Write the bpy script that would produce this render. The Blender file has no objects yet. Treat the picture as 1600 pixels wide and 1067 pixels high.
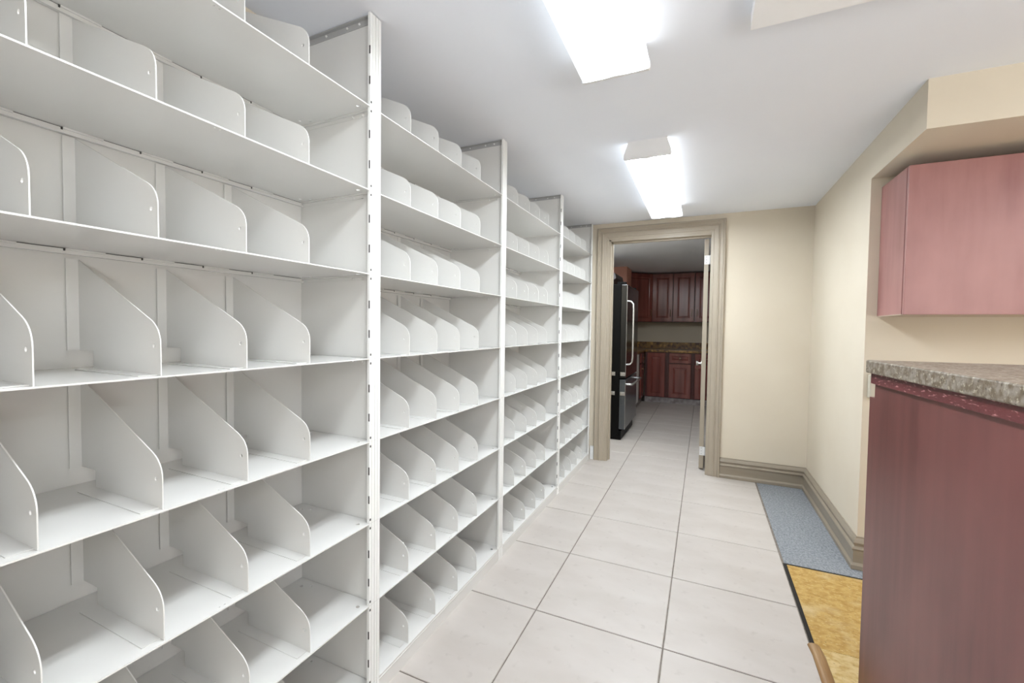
import bpy, bmesh, math, random
from mathutils import Vector, Matrix
from mathutils.geometry import tessellate_polygon

random.seed(4)
S = bpy.context.scene
COL = S.collection

# ------------------------------------------------------------------ camera
F_PX, YAW, PITCH, ROLL, CAM_H = 663.89, -.4235, -.0323, .0131, 1.1942
fwd = Vector((math.sin(YAW) * math.cos(PITCH), math.cos(YAW) * math.cos(PITCH), math.sin(PITCH)))
r0 = Vector((math.cos(YAW), -math.sin(YAW), 0))
u0 = r0.cross(fwd)
cr, sr = math.cos(ROLL), math.sin(ROLL)
right, up = r0 * cr + u0 * sr, u0 * cr - r0 * sr
cd = bpy.data.cameras.new('camera')
cd.sensor_fit = 'HORIZONTAL'
cd.sensor_width = 36
cd.lens = F_PX / 1600 * 36
cd.clip_start = .03
cam = bpy.data.objects.new('camera', cd)
COL.objects.link(cam)
M4 = Matrix((right, up, -fwd)).transposed().to_4x4()
M4.translation = (0, 0, CAM_H)
cam.matrix_world = M4
S.camera = cam

# ------------------------------------------------------------------ world, exposure
w = bpy.data.worlds.new('world')
S.world = w
w.use_nodes = True
w.node_tree.nodes['Background'].inputs[0].default_value = (.9, .95, 1, 1)
w.node_tree.nodes['Background'].inputs[1].default_value = .4
S.view_settings.view_transform = 'Standard'
S.view_settings.look = 'None'
S.view_settings.gamma = 1
S.view_settings.use_curve_mapping = False
S.view_settings.exposure = 1.46
LAMP = 9.5           # emission of the fluorescent lenses, underside
LAMP_FAR = 12.0       # raised in the fixture before the doorway, to brighten the far bays
LAMP_SIDE = .6       # and of their sloping sides
KITCHEN_FILL = 10.0  # emission of the added, unseen kitchen fixtures
# added fill light behind the viewpoint, aimed up at the ceiling
fl = bpy.data.lights.new('fill_light', 'AREA')
fl.shape = 'RECTANGLE'; fl.size = 1.6; fl.size_y = 1.6
fl.energy = 26; fl.color = (.95, .97, 1)
flo = bpy.data.objects.new('fill_light', fl)
COL.objects.link(flo)
flo.location = (1.9, -1.2, 1.0)
flo.rotation_euler = (math.radians(180 - 18), 0, 0)

# ------------------------------------------------------------------ materials
def lin(c):
    return tuple(((v / 255 + .055) / 1.055) ** 2.4 if v > 10 else v / 255 / 12.92 for v in c) + (1,)

def mat(name, base, rough=.5, metal=0, spec=.5, noise=None, bump=None, coat=0, coat_rough=.1):
    """noise = (colour2, scale, (sx,sy,sz), low, high); bump = (scale, strength, (sx,sy,sz))"""
    m = bpy.data.materials.new(name)
    m.use_nodes = True
    nt = m.node_tree
    b = nt.nodes['Principled BSDF']
    b.inputs['Base Color'].default_value = base
    b.inputs['Roughness'].default_value = rough
    b.inputs['Metallic'].default_value = metal
    b.inputs['Specular IOR Level'].default_value = spec
    b.inputs['Coat Weight'].default_value = coat
    b.inputs['Coat Roughness'].default_value = coat_rough
    tc = nt.nodes.new('ShaderNodeTexCoord')
    def tex(scale, sc, detail=5):
        mp = nt.nodes.new('ShaderNodeMapping')
        mp.inputs['Scale'].default_value = sc
        nt.links.new(tc.outputs['Object'], mp.inputs['Vector'])
        n = nt.nodes.new('ShaderNodeTexNoise')
        n.inputs['Scale'].default_value = scale
        n.inputs['Detail'].default_value = detail
        nt.links.new(mp.outputs[0], n.inputs['Vector'])
        return n
    last = None
    if noise:
        layers = noise if isinstance(noise, list) else [noise]
        for c2, scale, sc, lo, hi in layers:
            n = tex(scale, sc)
            mr = nt.nodes.new('ShaderNodeMapRange')
            mr.inputs['From Min'].default_value = lo
            mr.inputs['From Max'].default_value = hi
            nt.links.new(n.outputs['Fac'], mr.inputs['Value'])
            mx = nt.nodes.new('ShaderNodeMix')
            mx.data_type = 'RGBA'
            nt.links.new(mr.outputs[0], mx.inputs['Factor'])
            if last is None:
                mx.inputs['A'].default_value = base
            else:
                nt.links.new(last, mx.inputs['A'])
            mx.inputs['B'].default_value = c2
            last = mx.outputs['Result']
        nt.links.new(last, b.inputs['Base Color'])
    if bump:
        n = tex(bump[0], bump[2])
        bp = nt.nodes.new('ShaderNodeBump')
        bp.inputs['Strength'].default_value = bump[1]
        bp.inputs['Distance'].default_value = .002
        nt.links.new(n.outputs['Fac'], bp.inputs['Height'])
        nt.links.new(bp.outputs[0], b.inputs['Normal'])
    return m

def emit(name, col, s):
    m = bpy.data.materials.new(name)
    m.use_nodes = True
    b = m.node_tree.nodes['Principled BSDF']
    b.inputs['Base Color'].default_value = (.8, .8, .8, 1)
    b.inputs['Emission Color'].default_value = col
    b.inputs['Emission Strength'].default_value = s
    return m

U1 = (1, 1, 1)
STEEL = mat('painted_steel', lin((227, 226, 223)), .13, spec=.6, noise=(lin((223, 222, 219)), 3, U1, .3, .7))
STEEL_IN = mat('painted_steel_edge', lin((240, 240, 238)), .35)
GALV = mat('dull_channel_steel', lin((178, 178, 178)), .45)
DARK = mat('dark_slot', lin((66, 64, 62)), .6)
CEIL = mat('ceiling_paint', lin((243, 246, 252)), .9, spec=.2, noise=(lin((240, 243, 250)), 2, U1, .3, .7))
CREAM = mat('cream_paint', lin((222, 212, 194)), .75, spec=.3, noise=(lin((218, 207, 188)), 2.5, U1, .3, .7), bump=(180, .05, U1))
BOXC = mat('aged_ivory_plastic', lin((196, 190, 174)), .5)
WHITE = mat('white_enamel', lin((235, 235, 235)), .4)
TAUPE = mat('taupe_gloss_paint', lin((172, 160, 143)), .38, noise=(lin((148, 136, 120)), 14, (1, 1, 1), .35, .75))
TAUPE_V = mat('taupe_brushed_paint_upright', lin((175, 164, 147)), .38, noise=(lin((171, 160, 143)), 8, U1, .35, .75))
TAUPE_H = mat('taupe_brushed_paint', lin((156, 145, 129)), .38, noise=(lin((145, 134, 118)), 30, (.08, .08, 1), .35, .75))
GROUT = mat('grout', lin((142, 133, 124)), .95, noise=(lin((112, 104, 96)), 30, U1, .35, .7))
TILE = mat('ceramic_tile', lin((198, 191, 185)), .42, noise=[(lin((188, 180, 173)), 3, (1, 2.2, 1), .35, .7), (lin((178, 170, 163)), 22, U1, .6, .8)], bump=(12, .15, U1))
CARPET = mat('blue_grey_carpet', lin((150, 153, 157)), 1, spec=.1, noise=[(lin((126, 130, 136)), 90, U1, .42, .6), (lin((180, 183, 187)), 260, U1, .55, .7)], bump=(400, .8, U1))
OSB = mat('tan_chipboard', lin((192, 158, 92)), .7, noise=[(lin((172, 134, 64)), 26, (1, 1.4, 1), .42, .62), (lin((206, 182, 126)), 70, (1, 1.6, 1), .56, .72), (lin((118, 88, 44)), 110, (1, 1.5, 1), .62, .72), (lin((205, 183, 140)), 4, U1, .55, .7)], bump=(120, .4, U1))
STRIP = mat('brown_wood_strip', lin((142, 106, 66)), .45, noise=(lin((170, 138, 96)), 40, (1, .08, 1), .4, .7))
BLACK = mat('black_gap', lin((28, 24, 20)), .8)
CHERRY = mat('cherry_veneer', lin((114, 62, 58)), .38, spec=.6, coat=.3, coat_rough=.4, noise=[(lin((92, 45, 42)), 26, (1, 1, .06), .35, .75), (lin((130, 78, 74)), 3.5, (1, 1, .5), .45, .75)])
CHERRY_GLARE = mat('cherry_veneer_glare', lin((163, 115, 111)), .38, spec=.6, noise=[(lin((140, 90, 87)), 14, (1, 1, .12), .35, .75), (lin((176, 126, 122)), 2.2, (1, 1, .8), .45, .75)])  # same cherry, lightened to carry the glare on the wall cabinet
CHERRY_TRIM = mat('cherry_scuffed_rail', lin((112, 52, 54)), .4, spec=.6, noise=[(lin((88, 38, 40)), 30, (1, .1, 1), .35, .7), (lin((206, 150, 150)), 200, (1, .22, 1), .585, .68)], bump=(160, .5, (1, .3, 1)))
CHERRY_DK = mat('dark_cherry_wood', lin((146, 78, 70)), .22, spec=.7, noise=(lin((112, 54, 48)), 9, (1, 1, .12), .35, .7))
LAM = mat('speckled_laminate', lin((150, 140, 128)), .5, noise=[(lin((112, 98, 80)), 60, U1, .4, .6), (lin((186, 176, 158)), 130, U1, .56, .68), (lin((70, 60, 48)), 110, U1, .62, .72)], bump=(150, .3, U1))
GOLD = mat('brown_gold_laminate', lin((150, 112, 58)), .3, noise=[(lin((92, 62, 40)), 14, U1, .4, .6), (lin((196, 152, 80)), 22, U1, .52, .68)])
CARC = mat('cherry_frame_shaded', lin((84, 36, 32)), .35, noise=(lin((66, 26, 24)), 9, (1, 1, .12), .35, .7))  # cherry darkened to stand for shadow in the gaps between doors
BLKG = mat('black_gloss', lin((14, 14, 15)), .18, spec=.6)
BLKM = mat('black_side_panel', lin((7, 7, 7)), .5, spec=.15)
BLKS = mat('grey_black_steel', lin((92, 96, 100)), .25, metal=.5)
CHROME = mat('satin_chrome', lin((214, 214, 214)), .25, metal=.9)
BRASS = mat('aged_brass', lin((150, 120, 90)), .35, metal=.8)
HOODM = mat('dark_grey_enamel', lin((74, 70, 72)), .4)
PINK = mat('salmon_paint', lin((214, 158, 140)), .7)
KTOE = mat('pale_toe_kick', lin((170, 162, 162)), .5, noise=(lin((128, 118, 118)), 14, U1, .4, .65))
LENS = emit('lit_lens', (.88, .95, 1, 1), LAMP)
LENS_B = emit('lit_lens_bright', (.88, .95, 1, 1), LAMP_FAR)
LENS_SIDE = emit('lit_lens_side', (.88, .95, 1, 1), LAMP_SIDE)
LENS_K = emit('fill_lens_kitchen', (.88, .95, 1, 1), KITCHEN_FILL)

def tube_glow(m, lamp):
    """two tubes glow through the diffuser: emission varies across the lens (object x)"""
    nt = m.node_tree
    b = nt.nodes['Principled BSDF']
    tc = nt.nodes.new('ShaderNodeTexCoord'); sx = nt.nodes.new('ShaderNodeSeparateXYZ')
    nt.links.new(tc.outputs['Object'], sx.inputs[0])
    def mth(op, a, v=None):
        n = nt.nodes.new('ShaderNodeMath'); n.operation = op
        nt.links.new(a, n.inputs[0])
        if v is not None: n.inputs[1].default_value = v
        return n.outputs[0]
    x = mth('ABSOLUTE', sx.outputs['X'])
    x = mth('SUBTRACT', x, .058)
    x = mth('MULTIPLY', x, 1 / .017)
    x = mth('POWER', mth('ABSOLUTE', x), 2)
    x = mth('EXPONENT', mth('MULTIPLY', x, -.5))
    x = mth('ADD', mth('MULTIPLY', x, lamp * 2.6), .20)
    nt.links.new(x, b.inputs['Emission Strength'])
tube_glow(LENS, LAMP); tube_glow(LENS_B, LAMP_FAR)

# ------------------------------------------------------------------ mesh helpers
class MB:
    def __init__(s):
        s.v, s.f, s.mi = [], [], []
    def face(s, pts, mi=0):
        n = len(s.v)
        s.v += [tuple(p) for p in pts]
        s.f.append(tuple(range(n, n + len(pts))))
        s.mi.append(mi)
    def box(s, x0, x1, y0, y1, z0, z1, mi=0):
        if x0 > x1: x0, x1 = x1, x0
        if y0 > y1: y0, y1 = y1, y0
        if z0 > z1: z0, z1 = z1, z0
        n = len(s.v)
        s.v += [(x0, y0, z0), (x1, y0, z0), (x1, y1, z0), (x0, y1, z0), (x0, y0, z1), (x1, y0, z1), (x1, y1, z1), (x0, y1, z1)]
        for f in ((3, 2, 1, 0), (4, 5, 6, 7), (0, 1, 5, 4), (1, 2, 6, 5), (2, 3, 7, 6), (3, 0, 4, 7)):
            s.f.append(tuple(n + i for i in f)); s.mi.append(mi)
        return s
    def plate(s, outer, holes, t0, t1, tr, mi=0):
        """extruded 2D outline (with holes) between t0 and t1; tr(u, v, t) -> xyz"""
        loops = [outer] + holes
        flat = [p for l in loops for p in l]
        tris = tessellate_polygon([[Vector((p[0], p[1], 0)) for p in l] for l in loops])
        n = len(s.v)
        s.v += [tr(p[0], p[1], t0) for p in flat]
        s.v += [tr(p[0], p[1], t1) for p in flat]
        k = len(flat)
        for t in tris:
            s.f.append((n + t[0], n + t[1], n + t[2])); s.mi.append(mi)
            s.f.append((n + k + t[2], n + k + t[1], n + k + t[0])); s.mi.append(mi)
        o = 0
        for l in loops:
            for i in range(len(l)):
                a, b_ = o + i, o + (i + 1) % len(l)
                s.f.append((n + a, n + b_, n + k + b_, n + k + a)); s.mi.append(mi)
            o += len(l)
        return s
    def cyl(s, c, axis, r, h, seg=12, mi=0, r2=None):
        r2 = r if r2 is None else r2
        a = Vector(axis).normalized()
        t = Vector((0, 0, 1)) if abs(a.z) < .9 else Vector((1, 0, 0))
        e1 = a.cross(t).normalized(); e2 = a.cross(e1)
        n = len(s.v)
        c = Vector(c)
        for k, (hh, rr) in enumerate(((0, r), (h, r2))):
            for i in range(seg):
                an = 2 * math.pi * i / seg
                s.v.append(tuple(c + a * hh + e1 * math.cos(an) * rr + e2 * math.sin(an) * rr))
        for i in range(seg):
            j = (i + 1) % seg
            s.f.append((n + i, n + j, n + seg + j, n + seg + i)); s.mi.append(mi)
        s.f.append(tuple(n + i for i in range(seg))[::-1]); s.mi.append(mi)
        s.f.append(tuple(n + seg + i for i in range(seg))); s.mi.append(mi)
        return s
    def tube(s, pts, r, seg=8, mi=0):
        n = len(s.v)
        P = [Vector(p) for p in pts]
        for i, p in enumerate(P):
            d = (P[min(i + 1, len(P) - 1)] - P[max(i - 1, 0)]).normalized()
            t = Vector((0, 0, 1)) if abs(d.z) < .9 else Vector((1, 0, 0))
            e1 = d.cross(t).normalized(); e2 = d.cross(e1)
            if i and (e1.dot(pe) < 0): e1, e2 = -e1, -e2
            pe = e1
            for k in range(seg):
                a = 2 * math.pi * k / seg
                s.v.append(tuple(p + e1 * math.cos(a) * r + e2 * math.sin(a) * r))
        for i in range(len(P) - 1):
            for k in range(seg):
                j = (k + 1) % seg
                s.f.append((n + i * seg + k, n + i * seg + j, n + (i + 1) * seg + j, n + (i + 1) * seg + k)); s.mi.append(mi)
        s.f.append(tuple(n + k for k in range(seg))[::-1]); s.mi.append(mi)
        m = n + (len(P) - 1) * seg
        s.f.append(tuple(m + k for k in range(seg))); s.mi.append(mi)
        return s
    def mesh(s, name, mats):
        me = bpy.data.meshes.new(name)
        me.from_pydata(s.v, [], s.f)
        for m in (mats if isinstance(mats, (list, tuple)) else [mats]):
            me.materials.append(m)
        me.polygons.foreach_set('material_index', s.mi)
        bm = bmesh.new(); bm.from_mesh(me)
        bmesh.ops.recalc_face_normals(bm, faces=bm.faces)
        bm.to_mesh(me); bm.free()
        me.update()
        return me
    def build(s, name, mats, parent=None, loc=(0, 0, 0), bevel=0, smooth=False):
        me = s.mesh(name, mats)
        if smooth:
            me.polygons.foreach_set('use_smooth', [True] * len(me.polygons))
            me.set_sharp_from_angle(angle=math.radians(40))
        return obj(name, me, parent, loc, bevel)

def obj(name, me, parent=None, loc=(0, 0, 0), bevel=0):
    o = bpy.data.objects.new(name, me)
    COL.objects.link(o)
    o.location = loc
    if parent: o.parent = parent
    if bevel:
        b = o.modifiers.new('bevel', 'BEVEL'); b.width = bevel; b.segments = 2; b.limit_method = 'ANGLE'
    return o

def empty(name, loc=(0, 0, 0), rz=0):
    o = bpy.data.objects.new(name, None)
    COL.objects.link(o); o.location = loc; o.rotation_euler = (0, 0, rz); o.empty_display_size = .1
    return o

def tag(o, label, cat, group=None):
    o['label'] = label; o['category'] = cat
    if group: o['group'] = group
    return o

def struct(o, label=None):
    o['kind'] = 'structure'
    if label: o['label'] = label
    return o

def bx(name, mats, b, parent=None, bevel=0):
    """box object whose origin is the centre of its footprint"""
    x0, x1, y0, y1, z0, z1 = b
    c = ((x0 + x1) / 2, (y0 + y1) / 2, min(z0, z1))
    m = MB().box(x0 - c[0], x1 - c[0], y0 - c[1], y1 - c[1], z0 - c[2], z1 - c[2])
    return m.build(name, mats, parent, c, bevel)

# ------------------------------------------------------------------ room shell
ZC = 2.135
YB, YB2 = 3.84, 3.95           # wall with the doorway
XW = .735                      # right wall of the passage
XL = -1.262                    # wall behind the shelving
YR = 2.66                      # end of the right wall, recess behind the cabinets
XE, YN = 3.0, -2.6             # rest of the room, behind and right of the camera
YK = 7.95                      # far kitchen wall
XKL, XKR = -1.62, 1.3

def wall(name, boxes, m, label):
    w_ = MB()
    for b in boxes: w_.box(*b)
    return struct(w_.build(name, m), label)

wall('wall_left', [(XL - .1, XL, YN - .1, YB, 0, ZC + .05)], CREAM, 'cream wall behind the grey shelving')
DX0, DX1, DZ = -.79, .055, 1.99   # rough opening
wall('wall_back', [(XL - .5, DX0, YB, YB2, 0, ZC + .05), (DX1, XKR + .1, YB, YB2, 0, ZC + .05), (DX0, DX1, YB, YB2, DZ, ZC + .05)], CREAM,
     'cream wall around the doorway to the kitchen')
wall('wall_right', [(XW, XE + .1, YR, YB, 0, ZC + .05)], CREAM, 'cream wall on the right, ending in a corner by the counter')
wall('bulkhead', [(XW, XE + .1, 2.09, YR, 1.952, ZC + .05)], CREAM, 'cream boxed bulkhead above the cherry wall cabinet')
wall('wall_east', [(XE, XE + .1, YN, 2.09, 0, ZC + .05), (XE, XE + .1, 2.09, YR, 0, 1.952)], CREAM, 'cream wall out of view to the right')
wall('wall_south', [(XL - .1, XE + .1, YN - .1, YN, 0, ZC + .05)], CREAM, 'cream wall behind the viewpoint')
wall('ceiling', [(XL - .1, XE + .1, YN - .1, YB, ZC, ZC + .1)], CEIL, 'pale grey painted ceiling')
# boxed drop in the ceiling, near right
wall('ceiling_drop', [(.105, 1.9, -.6, 1.47, ZC - .045, ZC)], mat('white_drop_paint', lin((250, 250, 250)), .8), 'white boxed panel standing down from the ceiling')
# kitchen shell
wall('wall_kitchen_left', [(XKL - .1, XKL, YB2, YK + .1, 0, 2.3)], CREAM, 'left wall of the kitchen')
wall('wall_kitchen_right', [(XKR, XKR + .1, YB2, YK + .1, 0, 2.3)], CREAM, 'right wall of the kitchen')
wall('wall_kitchen_far', [(XKL - .1, XKR + .1, YK, YK + .1, 0, 2.3)], CREAM, 'cream kitchen wall between counter and wall cabinets')
wall('ceiling_kitchen', [(XKL - .1, XKR + .1, YB2, YK + .1, 2.16, 2.3)], CEIL, 'white kitchen ceiling')

# floor: grout bed with individual tiles
floor = MB().box(XL - .1, XE + .1, YN - .1, YB2, -.06, -.004).box(XKL - .1, XKR + .1, YB2, YK + .1, -.06, -.004).build('floor', GROUT)
struct(floor, 'grout bed under large off-white ceramic tiles')
TP, GY0, GX0 = .502, 1.658, -.110
tile_mesh = {}
def tile(x0, x1, y0, y1):
    g = .0025
    w_, d = round(x1 - x0 - 2 * g, 4), round(y1 - y0 - 2 * g, 4)
    if w_ < .01 or d < .01: return
    k = (w_, d)
    if k not in tile_mesh:
        c, t = .0022, .0015
        m = MB()
        a = [(-w_ / 2, -d / 2), (w_ / 2, -d / 2), (w_ / 2, d / 2), (-w_ / 2, d / 2)]
        b = [(-w_ / 2 + c, -d / 2 + c), (w_ / 2 - c, -d / 2 + c), (w_ / 2 - c, d / 2 - c), (-w_ / 2 + c, d / 2 - c)]
        for i in range(4):
            j = (i + 1) % 4
            m.face([(*a[i], -.006), (*a[j], -.006), (*a[j], -t), (*a[i], -t)])
            m.face([(*a[i], -t), (*a[j], -t), (*b[j], 0), (*b[i], 0)])
        m.face([(*p, 0) for p in b])
        bm_ = m.mesh('floor_tile', TILE)
        tile_mesh[k] = bm_
    o = obj('floor_tile', tile_mesh[k], floor, ((x0 + x1) / 2, (y0 + y1) / 2, random.uniform(-.0004, 0)))
xs = [GX0 + TP * k for k in range(-3, 3)]
ny0 = -7
for j in range(ny0, 13):
    y0, y1 = GY0 + TP * j, GY0 + TP * (j + 1)
    kitchen = y0 > YB
    for i in range(-4, 7):
        x0, x1 = GX0 + (TP + .008) * i, GX0 + (TP + .008) * (i + 1)
        lo, hi = (XKL, XKR) if y0 > YB2 else (XL, XE)
        if y0 < YB2 and y0 > 1.0: hi = .405
        if y0 < YB2 < y1: lo, hi = XL, .405
        x0c, x1c = max(x0, lo), min(x1, hi)
        if y0 < 1.0 and i >= 1 and x0 < .9 and y0 > -.5: continue     # chipboard there
        if x1c - x0c < .02: continue
        yy1 = min(y1, 7.34)
        if yy1 - y0 < .02: continue
        tile(x0c, x1c, y0, yy1)

# ------------------------------------------------------------------ ceiling lights
def fixture(loc, length, label, lens_mat, group=None, zc=ZC):
    t = empty('fluorescent_light', (loc[0], loc[1], zc))
    tag(t, label, 'light', group)
    h, wb, wt = .086, .112, .092
    L = length / 2
    MB().box(-.075, .075, -L + .012, L - .012, -.03, 0).build('housing', WHITE, t)
    m = MB()
    # wraparound lens: open-topped trapezoid with rounded lower corners
    prof = [(-wt, -.006), (-wb + .0015, -h * .72), (-wb + .001, -h * .96), (-wb + .005, -h), (wb - .005, -h), (wb - .001, -h * .96), (wb - .0015, -h * .72), (wt, -.006)]
    for i in range(len(prof) - 1):
        (a, za), (b, zb) = prof[i], prof[i + 1]
        m.face([(a, -L + .01, za), (b, -L + .01, zb), (b, L - .01, zb), (a, L - .01, za)], 0 if i == 3 else 1)
    m.build('lens', [lens_mat, LENS_SIDE], t)
    for sgn in (-1, 1):
        e = MB()
        e.plate([(-wt - .003, 0)] + [(a * 1.02, z * 1.01) for a, z in prof] + [(wt + .003, 0)], [], 0, .012, lambda u, v, q, s=sgn: (u, s * (L - q), v))
        e.build('end_cap', WHITE, t)
    return t

fixture((-.295, .86), 1.25, 'lit white fluorescent ceiling light cut off by the top of the photo', LENS, 'fluorescent ceiling lights')
fixture((-.279, 2.84), 1.25, 'lit white fluorescent ceiling light seen whole, in front of the doorway', LENS_B, 'fluorescent ceiling lights')
fixture((2.3, .4), 1.25, 'added fluorescent fill light on the ceiling, out of view on the right', LENS)  # unseen fixture, added to raise the room light
fixture((1.2, -1.5), 1.25, 'added fluorescent fill light behind the viewpoint, beside the ceiling box', LENS)  # also added for fill, outside the view
kf = fixture((-.35, 4.26), 1.1, 'added fluorescent fill light hidden above the kitchen doorway', LENS_K, zc=2.16)  # unseen fixture added to light the kitchen cabinet fronts
kf.rotation_euler = (0, 0, math.radians(90))
fixture((-1.38, 5.0), 1.1, 'added fluorescent fill light hidden above the refrigerator', LENS_K, zc=2.16)  # unseen fixture, added to brighten the kitchen ceiling at the left

# ------------------------------------------------------------------ shelving
XF, XBK = -.9313, -1.252       # front and back planes of the shelving
D = XF - XBK
ROWS = [1.857, 1.607, 1.354, 1.0945, .837, .580, .3192, .0600]
UP = [.113, 1.029, 1.954, 2.905, 3.812]     # centre lines of the posts
PW = .0225                      # width of one post

def circle(cx, cy, rx, ry=None, seg=10):
    ry = ry or rx
    return [(cx + rx * math.cos(2 * math.pi * i / seg), cy + ry * math.sin(2 * math.pi * i / seg)) for i in range(seg)]

# divider: one bent sheet; origin at shelf front line, divider plane y = 0
def divider_mesh():
    m = MB()
    fx = .006                    # distance behind the shelf front
    B = -(D - .004)
    out = [(-fx, 0), (-fx, .058)]
    # rounded shoulder between the front edge and the slope
    p0, p1, p2 = Vector((-fx, .058)), Vector((-fx, .091)), Vector((-.042, .108))
    for i in range(1, 9):
        t = i / 8
        q = p0 * (1 - t) ** 2 + p1 * 2 * t * (1 - t) + p2 * t * t
        out.append((q.x, q.y))
    out += [(B, .2355), (B, .038), (B + .060, .038), (B + .060, 0)]
    m.plate(out, [circle(-.027, .056, .0042, .0042)], -.001, .001, lambda u, v, t: (u, t, v))
    # bottom flange with a crisp free edge, and back flange
    m.box(B + .060, -.018, -.031, -.001, 0, .0014)
    m.box(B - .001, B + .0008, -.021, .001, .038, .2355)
    return m.mesh('divider', STEEL)
DIV = divider_mesh()

def shelf_mesh(L):
    m = MB()
    y0, y1 = 0, L
    holes = [circle(-.030, L - .036, .007, .0055), circle(-.277, L - .036, .006, .005), circle(-.248, L - .022, .004),
             circle(-.030, .036, .007, .0055), circle(-.277, .036, .006, .005),
             circle(-.011, L * .5 - .006, .0022, seg=6), circle(-.011, L * .5 + .005, .0022, seg=6)]
    m.plate([(-D + .002, y0), (0, y0), (0, y1), (-D + .002, y1)], holes, -.0032, 0, lambda u, v, t: (u, v, t))
    return m.mesh('shelf', STEEL)

def rail_mesh(L):
    m = MB()
    m.box(-D + .003, -D + .013, .005, L - .005, -.0150, -.0046)
    y, p = .045, .006
    while y + .066 < L:
        m.box(-D + .003, -D + .0122, p, y, -.0046, -.0034, 1)
        m.box(-D + .003, -D + .0165, y, y + .066, -.0072, -.0033)
        m.box(-D + .003, -D + .0142, y - .003, y, -.0090, -.0036, 1)
        p = y + .066
        y += .137
    m.box(-D + .003, -D + .0122, p, L - .006, -.0046, -.0034, 1)
    return m.mesh('rear_rail', [STEEL, DARK])

def clip_mesh(side):
    """ledge and pins that carry one end of a shelf; side = -1 near end, +1 far end"""
    m = MB()
    s = -side
    m.box(-D + .006, -.012, 0, s * .011, -.0065, -.0034)
    m.box(-D + .006, -.012, 0, s * .0012, -.017, -.0034)
    for x, r in ((-.012, .0032), (-.045, .0042), (-.085, .003), (-D + .012, .0042)):
        m.cyl((x, 0, -.013), (0, s, 0), r, .009, 8)
    return m.mesh('shelf_clip', [STEEL, DARK])

def bay(i, label, holes_r=True, holes_l=False):
    ya, yb = UP[i] + .001, UP[i + 1] - .001
    L = yb - ya
    t = empty('steel_shelving_unit', (XF, ya, 0))
    tag(t, label, 'shelving', 'grey steel shelving bays along the left wall')
    # posts
    for k, (y0, y1, holes) in enumerate(((0, PW, holes_l), (L - PW, L, holes_r))):
        m = MB()
        near = (k == 1)          # right-hand post: its inner side faces the camera
        # face made of two ribs with a shallow groove
        g = PW * .42
        m.box(-.009, 0, y0, y0 + g, .0, ZC - .002)
        m.box(-.009, -.0022, y0 + g, y0 + g + .002, .0, ZC - .002)
        m.box(-.009, 0, y0 + g + .002, y1, .0, ZC - .002)
        prev = ZC
        for z in ROWS:
            m.box(-.007, .0002, y0 - .0001, y1 + .0001, z - .0012, z - .0002, 1)      # joint at every shelf
            if holes:
                for dz in (-.0155, .0115):
                    m.box(-.004, .0004, y0 + .0022, y0 + .0075, z + dz - .0035, z + dz + .0035, 2)
                for dz in (.075, .165):
                    yy = y0 if near else y1
                    m.box(-.0035, .0003, yy - .0008, yy + .0008, z + dz - .012, z + dz + .012, 2)
        m.build('post', [STEEL_IN, STEEL, DARK], t)
    # side panels, back panel, top channels
    ht = ZC - .022
    MB().box(-D, -.009, 0, .0015, .0, ht).build('side_panel', STEEL, t)
    MB().box(-D, -.009, L - .0015, L, .0, ht).build('side_panel', STEEL, t)
    for y0, s in ((0, 1), (L, -1)):
        m = MB().box(-D, -.001, y0, y0 + s * .003, ht, ZC - .002).box(-D, -.001, y0, y0 + s * .014, ZC - .0045, ZC - .002)
        for x in (-.06, -.11, -.2):
            m.cyl((x, y0 + s * .003, ht + .010), (0, s, 0), .0035, .003, 8, 1)
        m.build('top_channel', [GALV, STEEL_IN], t)
    m = MB().box(-D - .0025, -D, 0, L, .0, ht)
    m.build('back_panel', STEEL, t)
    # kick plate below the bottom shelf
    MB().box(-.004, -.0005, PW, L - PW, 0, ROWS[-1] - .0035).box(-.006, .001, PW, L - PW, .048, .0515).build('kick_plate', STEEL, t)
    yi, Li = PW * .35, L - PW * .7
    Ls = L - .006
    sm, rm, ca, cb = shelf_mesh(Ls), rail_mesh(Ls), clip_mesh(-1), clip_mesh(1)
    for r, z in enumerate(ROWS):
        # front corners fit between the posts
        sh = obj('shelf', sm, t, (.0004 if False else -.0004, .003, z))
        if r < len(ROWS) - 1:
            obj('rear_rail', rm, sh)
            obj('shelf_clip', ca, sh, (0, -.001, 0)); obj('shelf_clip', cb, sh, (0, Ls + .001, 0))
        for k in range(4):
            obj('divider', DIV, t, (0, .178 + .1672 * k + random.uniform(-.001, .001) + .022 * 0, z + .0003))
    return t

bay(0, 'grey steel shelving bay nearest the camera, cut off at the left edge of the photo', True, True)
bay(1, 'second grey steel shelving bay from the camera, to the right of the big cropped one', False, False)
bay(2, 'third grey steel shelving bay from the camera, between two narrow front posts', True, False)
bay(3, 'farthest and narrowest-looking grey steel shelving bay, beside the doorway casing', False, False)

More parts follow.
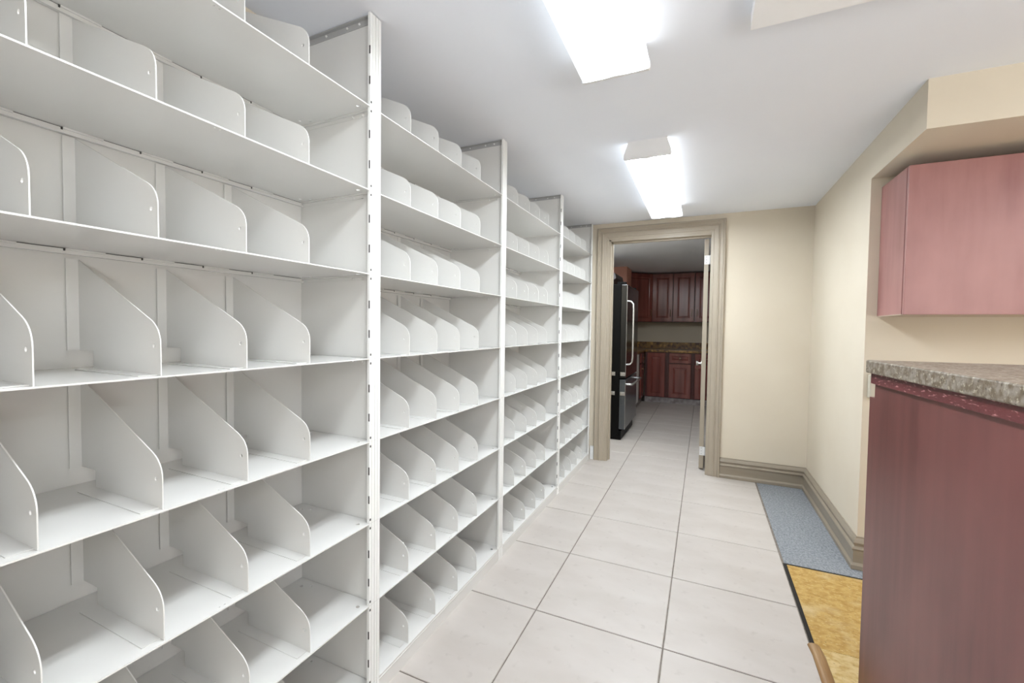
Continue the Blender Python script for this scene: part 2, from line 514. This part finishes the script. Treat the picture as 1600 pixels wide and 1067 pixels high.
# ------------------------------------------------------------------ doorway
door = struct(empty('door_1', (-.36, YB, 0)), 'doorway with taupe moulded casing leading to the kitchen')
PROF = [(0, 0), (0, .026), (.004, .030), (.012, .030), (.016, .024), (.020, .019), (.038, .017), (.042, .023), (.048, .024), (.053, .018), (.082, .015), (.086, .010), (.104, .008), (.104, 0)]
CX0, CX1, CZ = -.890, .143, 2.092
def casing():
    m = MB()
    rings = []
    for corner in ((CX0, 0, 1, 0), (CX0, CZ, 1, -1), (CX1, CZ, -1, -1), (CX1, 0, -1, 0)):
        rings.append([(corner[0] + corner[2] * w_, YB - d, corner[1] + corner[3] * w_) for w_, d in PROF])
    for a, b in zip(rings, rings[1:]):
        for i in range(len(PROF) - 1):
            m.face([a[i], a[i + 1], b[i + 1], b[i]])
    m.face(rings[0]); m.face(rings[-1])
    return m
def rel(o, p):
    o.parent = p
    o.matrix_parent_inverse = p.matrix_basis.inverted()
    return o
bpy.context.view_layer.update()
rel(casing().build('casing', TAUPE_V), door)
rel(MB().box(DX0, DX0 + .018, YB - .004, YB2 + .004, 0, DZ).box(DX1 - .018, DX1, YB - .004, YB2 + .004, 0, DZ).box(DX0, DX1, YB - .004, YB2 + .004, DZ - .018, DZ).build('jamb', TAUPE_V), door)
rel(MB().box(DX0 + .018, DX0 + .03, YB + .045, YB + .075, 0, DZ - .018).box(DX0 + .018, DX1 - .018, YB + .045, YB + .075, DZ - .03, DZ - .018).build('door_stop', TAUPE_V), door)
leaf = rel(MB().box(-.012, .023, 3.962, 4.72, .012, 1.962).build('door_leaf', TAUPE_V, bevel=.002), door)
kn = MB().cyl((-.012, 4.62, .865), (-1, 0, 0), .026, .006, 16).cyl((-.018, 4.62, .865), (-1, 0, 0), .010, .022, 12).cyl((-.040, 4.62, .865), (-1, 0, 0), .020, .022, 16, r2=.024)
rel(kn.build('door_knob', CHROME, smooth=True), leaf)
for z in (.125, 1.75):
    h_ = MB().box(-.010, .038, 3.9575, 3.9605, z, z + .075).cyl((.030, 3.957, z), (0, 0, 1), .005, .075, 10)
    for q in (.014, .038, .062):
        h_.cyl((.006, 3.9578, z + q), (0, -1, 0), .0035, .0015, 8, 1)
    rel(h_.build('hinge', [WHITE, GALV]), leaf)
# small piece of white baseboard left of the casing
struct(MB().box(-.928, CX0 - .001, YB - .014, YB, 0, .112).box(-.928, CX0 - .001, YB - .008, YB, .112, .120).build('trim_1', WHITE), 'short piece of white baseboard between shelving and door casing')

# ------------------------------------------------------------------ baseboards
BP = [(.0, 0), (.028, 0), (.028, .020), (.022, .027), (.0185, .032), (.0185, .094), (.024, .098), (.026, .104), (.0215, .110), (.013, .114), (.0125, .122), (.018, .128), (.018, .134), (.013, .144), (.006, .154), (.006, .160), (0, .160)]
def baseboard(name, pts, label):
    """pts: corner list (x, y, nx, ny): wall point and mitre direction"""
    m = MB()
    rings = [[(x + nx * d, y + ny * d, z) for d, z in BP] for x, y, nx, ny in pts]
    for a, b in zip(rings, rings[1:]):
        for i in range(len(BP) - 1):
            m.face([a[i], a[i + 1], b[i + 1], b[i]])
    m.face(rings[0]); m.face(rings[-1])
    return struct(m.build(name, TAUPE_H), label)
baseboard('baseboard_back', [(CX1, YB, 0, -1), (XW, YB, -1, -1)], 'taupe moulded baseboard on the doorway wall')
baseboard('baseboard_right', [(XW, YB, -1, -1), (XW, YR, -1, -1)], 'taupe moulded baseboard along the right wall')
baseboard('baseboard_end', [(XW, YR, -1, -1), (1.6, YR, 0, -1)], 'taupe moulded baseboard returning round the wall corner')

# ------------------------------------------------------------------ floor patches
m = MB().box(.409, XE, 2.552, YB, -.004, -.0012)
struct(m.build('carpet_floor', CARPET), 'strip of blue-grey carpet beside the far tiles')
m = MB().box(.402, XE, -.05, 2.552, -.004, -.0032)
struct(m.build('floor_gap', BLACK), 'dark gap between tiles and chipboard')
b_ = MB().box(.418, XE, 1.915, 2.536, -.0032, -.0004).build('chipboard_floor', OSB)
struct(b_, 'bare golden tan chipboard floor panel beside the carpet')
OSB2 = mat('pale_chipboard', lin((206, 182, 130)), .7, noise=[(lin((186, 154, 92)), 30, (1, 1.4, 1), .42, .62), (lin((120, 92, 54)), 110, (1, 1.4, 1), .62, .72)], bump=(120, .4, U1))
b_ = MB().box(.418, XE, -.05, 1.913, -.0032, -.0004).build('chipboard_floor', OSB2)
struct(b_, 'paler chipboard floor panel nearest the camera')
# half-round wood strip over the gap
m = MB()
N = 8
def arc(y, x0):
    return [(x0 + .021 - .021 * math.cos(math.pi * i / N), y, -.0004 + .0125 * math.sin(math.pi * i / N)) for i in range(N + 1)]
a0, a1, a2 = arc(.0, .398), arc(1.86, .396), arc(1.915, .390)
for a, b in ((a0, a1), (a1, a2)):
    for i in range(N):
        m.face([a[i], a[i + 1], b[i + 1], b[i]])
m.face(a0); m.face(a2); m.face([a0[0], a0[-1], a1[-1], a1[0]]); m.face([a1[0], a1[-1], a2[-1], a2[0]])
tag(m.build('transition_strip', STRIP), 'brown half-round wood transition strip between the tiles and the chipboard', 'trim')

# ------------------------------------------------------------------ cherry peninsula and its countertop
RZ = .057
pen = empty('base_cabinet', (.490, 1.70, 0), -(-RZ))
tag(pen, 'cherry red base cabinet showing its long side panel, at the right edge of the photo', 'cabinet')
# local axes: -Y runs towards the camera, +X into the cabinet
LP = 1.35
ZT = 1.106
MB().box(.010, .030, -LP, 0, .0, 1.045).build('side_panel', CHERRY, pen, bevel=.0015)
tr = MB()
tr.box(-.0005, .0098, -LP, .002, 1.0325, 1.0645)
tr.build('top_rail', CHERRY_TRIM, pen, bevel=.001)['label'] = 'scuffed cherry rail under the countertop'
MB().box(.012, .030, .0015, .040, .0, .985).build('corner_strip', CHERRY, pen)
c_ = MB().box(.032, .58, -LP + .01, .0, .09, 1.06).box(.08, .56, -LP + .01, -.02, 0, .09)
c_.build('carcass', CHERRY_DK, pen)
for k in range(3):
    y0 = -LP + .015 + k * .442
    d_ = MB().box(.582, .60, y0, y0 + .435, .10, .86).build('door', CHERRY, pen, bevel=.003)
    MB().cyl((.60, y0 + .04, .78), (1, 0, 0), .012, .025, 12).build('knob', BRASS, d_)
    d_ = MB().box(.582, .60, y0, y0 + .435, .87, 1.05).build('drawer', CHERRY, pen, bevel=.003)
    MB().cyl((.60, y0 + .22, .96), (1, 0, 0), .012, .025, 12).build('knob', BRASS, d_)
ct = MB()
ct.box(-.012, .63, -LP - .02, .012, 1.0655, ZT)
ct = ct.build('countertop', LAM, None, (.490, 1.70, 0), bevel=.004)
ct.rotation_euler = (0, 0, RZ)
tag(ct, 'speckled grey-brown laminate countertop with a thick edge, on the cherry base cabinet', 'countertop')

# white electrical box on the wall end behind the counter
ob = empty('outlet_box', (.768, YR, .87))
tag(ob, 'small white surface-mounted electrical box on the wall corner behind the countertop', 'electrical box')
MB().box(-.016, .06, -.034, -.0005, 0, .115).build('box_body', BOXC, ob, bevel=.003)
MB().box(-.013, .056, -.038, -.034, .004, .111).build('cover_plate', BOXC, ob, bevel=.0015)

# ------------------------------------------------------------------ cherry wall cabinet
wc = empty('wall_cabinet', (.778, YR, 1.272))
tag(wc, 'cherry red wall cabinet with flat doors under the cream bulkhead, upper right', 'cabinet')
H = .633
MB().box(0, .92, -.282, -.0005, .0035, H).build('carcass', CHERRY_GLARE, wc, bevel=.001)
MB().box(0, .92, -.284, -.012, 0, .0035).build('bottom_panel', mat('pale_melamine', lin((190, 176, 160)), .5), wc)
MB().box(.003, .915, -.288, -.282, .004, H - .002).build('shadow_gap', BLACK, wc)
MB().box(.0005, .60, -.306, -.288, .001, H).build('door', CHERRY_GLARE, wc, bevel=.0015)
MB().box(.603, .92, -.306, -.288, .001, H).build('door', CHERRY_GLARE, wc, bevel=.0015)

# ------------------------------------------------------------------ kitchen
def panel_door(w_, h, parent, loc, rz=0, m=None, knob=None, name='door', bar=None):
    """raised-panel door, front towards -Y, origin at lower left"""
    m = m or CHERRY_DK
    d = .020
    b = MB()
    fr = min(.062, h * .28, w_ * .28)
    o = [(0, 0), (w_, 0), (w_, h), (0, h)]
    def ins(k): return [(k, k), (w_ - k, k), (w_ - k, h - k), (k, h - k)]
    rings = [(ins(0), 0), (ins(0), -d + .003), (ins(.003), -d), (ins(fr), -d), (ins(fr + .007), -d + .008), (ins(fr + .012), -d + .008), (ins(fr + .030), -d + .001)]
    for (a, ya), (c, yc) in zip(rings, rings[1:]):
        for i in range(4):
            j = (i + 1) % 4
            b.face([(a[i][0], ya, a[i][1]), (a[j][0], ya, a[j][1]), (c[j][0], yc, c[j][1]), (c[i][0], yc, c[i][1])])
    a, ya = rings[-1]
    b.face([(p[0], ya, p[1]) for p in a])
    b.face([(p[0], 0, p[1]) for p in o])
    dd = b.build(name, m, parent, loc)
    dd.rotation_euler = (0, 0, rz)
    if knob:
        MB().cyl((knob[0], -d, knob[1]), (0, -1, 0), .006, .012, 10).cyl((knob[0], -d - .012, knob[1]), (0, -1, 0), .013, .012, 12, r2=.010).build('knob', BRASS, dd)
    if bar:
        x, z0, z1 = bar
        MB().tube([(x, -d, z0), (x, -d - .022, z0 + .01), (x, -d - .026, (z0 + z1) / 2), (x, -d - .022, z1 - .01), (x, -d, z1)], .005, 8).build('pull', BRASS, dd, smooth=True)
    return dd

YU, YBs = 7.62, 7.32           # fronts of wall and base cabinets
# wall cabinets along the far wall
up1 = empty('kitchen_wall_cabinet', (-.815, YU, 1.325))
tag(up1, 'dark cherry kitchen wall cabinet with two raised-panel doors, seen through the doorway', 'cabinet', 'dark cherry kitchen cabinets')
MB().box(0, .664, 0, YK - YU - .002, 0, .823).build('carcass', CARC, up1)
panel_door(.322, .80, up1, (.006, -.001, .006), bar=(.290, .09, .20))
panel_door(.322, .80, up1, (.338, -.001, .006), bar=(.290, .09, .20))
up2 = empty('kitchen_wall_cabinet', (-.149, YU, 1.325))
tag(up2, 'dark cherry kitchen wall cabinet half hidden by the right door jamb', 'cabinet', 'dark cherry kitchen cabinets')
MB().box(0, .66, 0, YK - YU - .002, 0, .823).build('carcass', CARC, up2)
panel_door(.322, .80, up2, (.008, -.001, .006), bar=(.035, .09, .20))
panel_door(.322, .80, up2, (.336, -.001, .006), bar=(.290, .09, .20))
# diagonal corner wall cabinet
cc = empty('corner_wall_cabinet', (-.817, YU, 1.325))
tag(cc, 'dark diagonal corner wall cabinet with one door, behind the top of the refrigerator', 'cabinet', 'dark cherry kitchen cabinets')
CXL = -.46
m = MB()
m.plate([(0, 0), (0, YK - YU - .002), (XKL + .817 + .002, YK - YU - .002), (XKL + .817 + .002, -.46), (CXL, -.46)], [], 0, .823, lambda u, v, t: (u, v, t))
m.build('carcass', CARC, cc)
wd = math.hypot(.46, .46)
panel_door(wd - .02, .80, cc, (CXL + .0075, -.4525 - .001, .006), rz=math.radians(45), bar=(wd - .06, .09, .20))
# salmon box beside it
bx_ = bx('salmon_end_panel', PINK, (XKL + .002, -1.10, 6.70, 7.155, 1.60, 2.158))
tag(bx_, 'salmon pink wall box above the refrigerator', 'panel')
# range hood
hd = empty('range_hood', (XKL, 5.50, 1.745))
tag(hd, 'dark grey hood above the refrigerator, mostly hidden by the left casing', 'hood')
m = MB()
m.plate([(.002, .03), (.53, .06), (.585, .10), (.57, .165), (.50, .195), (.002, .25)], [], 0, .55, lambda u, v, t: (u, t, v))
m.build('hood_body', HOODM, hd, bevel=.004)
MB().box(.10, .44, .06, .49, .012, .03).build('filter', GALV, hd)

# base cabinets along the far wall
ks = [(-.872, .345, 'narrow', 'dark cherry base cabinet with one full-height door in the kitchen corner'),
      (-.527, .385, 'drawer', 'dark cherry base cabinet with a drawer above its door, middle of the kitchen run'),
      (-.142, .40, 'drawer2', 'dark cherry base cabinet at the right of the kitchen run, cut by the door jamb'),
      (.258, .50, 'drawer2', 'dark cherry base cabinet hidden behind the open door')]
for x, wd_, kind, lab in ks:
    c = empty('kitchen_base_cabinet', (x, YBs, 0))
    tag(c, lab, 'cabinet', 'dark cherry kitchen cabinets')
    MB().box(0, wd_ - .001, 0, YK - YBs - .002, .09, .828).build('carcass', CARC, c)
    MB().box(0, wd_ - .001, .012, .03, 0, .09).build('toe_kick', KTOE, c)
    if kind == 'narrow':
        panel_door(wd_ - .07, .715, c, (.035, -.001, .10))
    else:
        panel_door(wd_ - .06, .155, c, (.03, -.001, .66), knob=((wd_ - .06) / 2, .08), name='drawer')
        panel_door(wd_ - .06, .545, c, (.03, -.001, .10), knob=(.03, .48) if kind == 'drawer2' else None)
# left run between the refrigerator and the corner
lc = empty('kitchen_base_cabinet', (-.875, YBs, 0), math.radians(90))
tag(lc, 'dark cherry base cabinet on the left run, facing right, just behind the refrigerator', 'cabinet', 'dark cherry kitchen cabinets')
# local x -> world +Y after turning; keep door fronts towards +X
lc.rotation_euler = (0, 0, math.radians(90))
lc.location = (-.905, 6.62, 0)
MB().box(0, .70, 0, .70, .09, .828).build('carcass', CARC, lc)
MB().box(0, .70, .012, .03, 0, .09).build('toe_kick', KTOE, lc)
panel_door(.32, .155, lc, (.33, -.001, .66), knob=(.16, .08), name='drawer')
panel_door(.32, .545, lc, (.33, -.001, .10), knob=(.05, .47))
# dishwasher edge (white) between refrigerator and left run
dw = empty('dishwasher', (-.905, 6.00, 0), math.radians(90))
tag(dw, 'white-edged dishwasher just behind the refrigerator', 'appliance')
MB().box(0, .60, 0, .68, .09, .828).build('body', BLKM, dw)
MB().box(.002, .598, -.03, -.001, .10, .82).build('door', WHITE, dw, bevel=.004)
MB().box(.02, .58, .012, .03, 0, .09).build('toe_kick', BLKM, dw)
# counter: L shape with backsplash
m = MB()
XF_ = -.878
m.plate([(XKL + .002, 5.98), (XF_, 5.98), (XF_, YBs - .06), (XF_ + .04, YBs - .022), (.76, YBs - .022), (.76, YK - .002), (XKL + .002, YK - .002)], [], .829, .868, lambda u, v, t: (u, v, t))
kc = empty('kitchen_countertop', (-.5, 7.6, .829))
tag(kc, 'brown and gold laminate kitchen countertop with backsplash, turning the far corner', 'countertop')
bpy.context.view_layer.update()
rel(m.build('top', GOLD, bevel=.006), kc)
rel(MB().box(XKL + .023, .76, YK - .022, YK - .002, .8685, .978).box(XKL + .002, XKL + .022, 5.98, YK - .002, .8685, .978).build('backsplash', GOLD), kc)

# refrigerator: doors face +X, side faces the camera
fr = empty('refrigerator', (-.80, 4.615, 0))
tag(fr, 'tall black bottom-freezer refrigerator with chrome handles, seen through the doorway', 'refrigerator')
FW = .84
MB().box(-.70, -.015, 0, FW, .03, 1.675).build('cabinet_body', BLKM, fr, bevel=.004)
MB().box(-.68, .012, .01, FW - .01, .0, .10).build('base_grille', BLKM, fr, bevel=.003)
ud = MB().box(-.012, .052, .002, FW - .002, .668, 1.670).build('upper_door', BLKG, fr, bevel=.007)
fd = MB().box(-.012, .052, .002, FW - .002, .118, .655).build('freezer_drawer', BLKS, fr, bevel=.007)
MB().box(.0505, .0535, -.0005, .006, .70, 1.66).build('edge_strip', CHROME, ud)
MB().box(.0505, .0535, -.0005, .006, .12, .64).build('edge_strip', CHROME, fd)
pts = [(.052, .05, .815), (.085, .05, .82), (.108, .05, .845), (.112, .05, .90), (.112, .05, 1.15), (.112, .05, 1.41), (.108, .05, 1.465), (.085, .05, 1.49), (.052, .05, 1.495)]
MB().tube(pts, .011, 10).build('door_handle', CHROME, ud, smooth=True)
pts = [(.052, .07, .60), (.095, .07, .60), (.112, .09, .60), (.112, FW - .09, .60), (.095, FW - .07, .60), (.052, FW - .07, .60)]
MB().tube(pts, .012, 10).build('freezer_handle', CHROME, fd, smooth=True)
for z in (.715, .505):
    l_ = MB()
    for y_c, xc in ((0, -.078), (0, .026)):
        l_.box(xc - .028, xc + .022, -.010, -.001, z - .02, z + .02).cyl((xc - .004, -.010, z), (0, -1, 0), .014, .010, 12)
    l_.box(-.115, -.045, -.004, -.001, z - .006, z + .006, 1)
    l_.build('door_latch', [CHROME, BLKM], fr, bevel=.002)['label'] = 'chrome child latch'
for y in (.03, FW - .10):
    MB().box(-.06, .03, y, y + .06, 1.6755, 1.70).build('hinge_cover', BLKM, fr, bevel=.003)
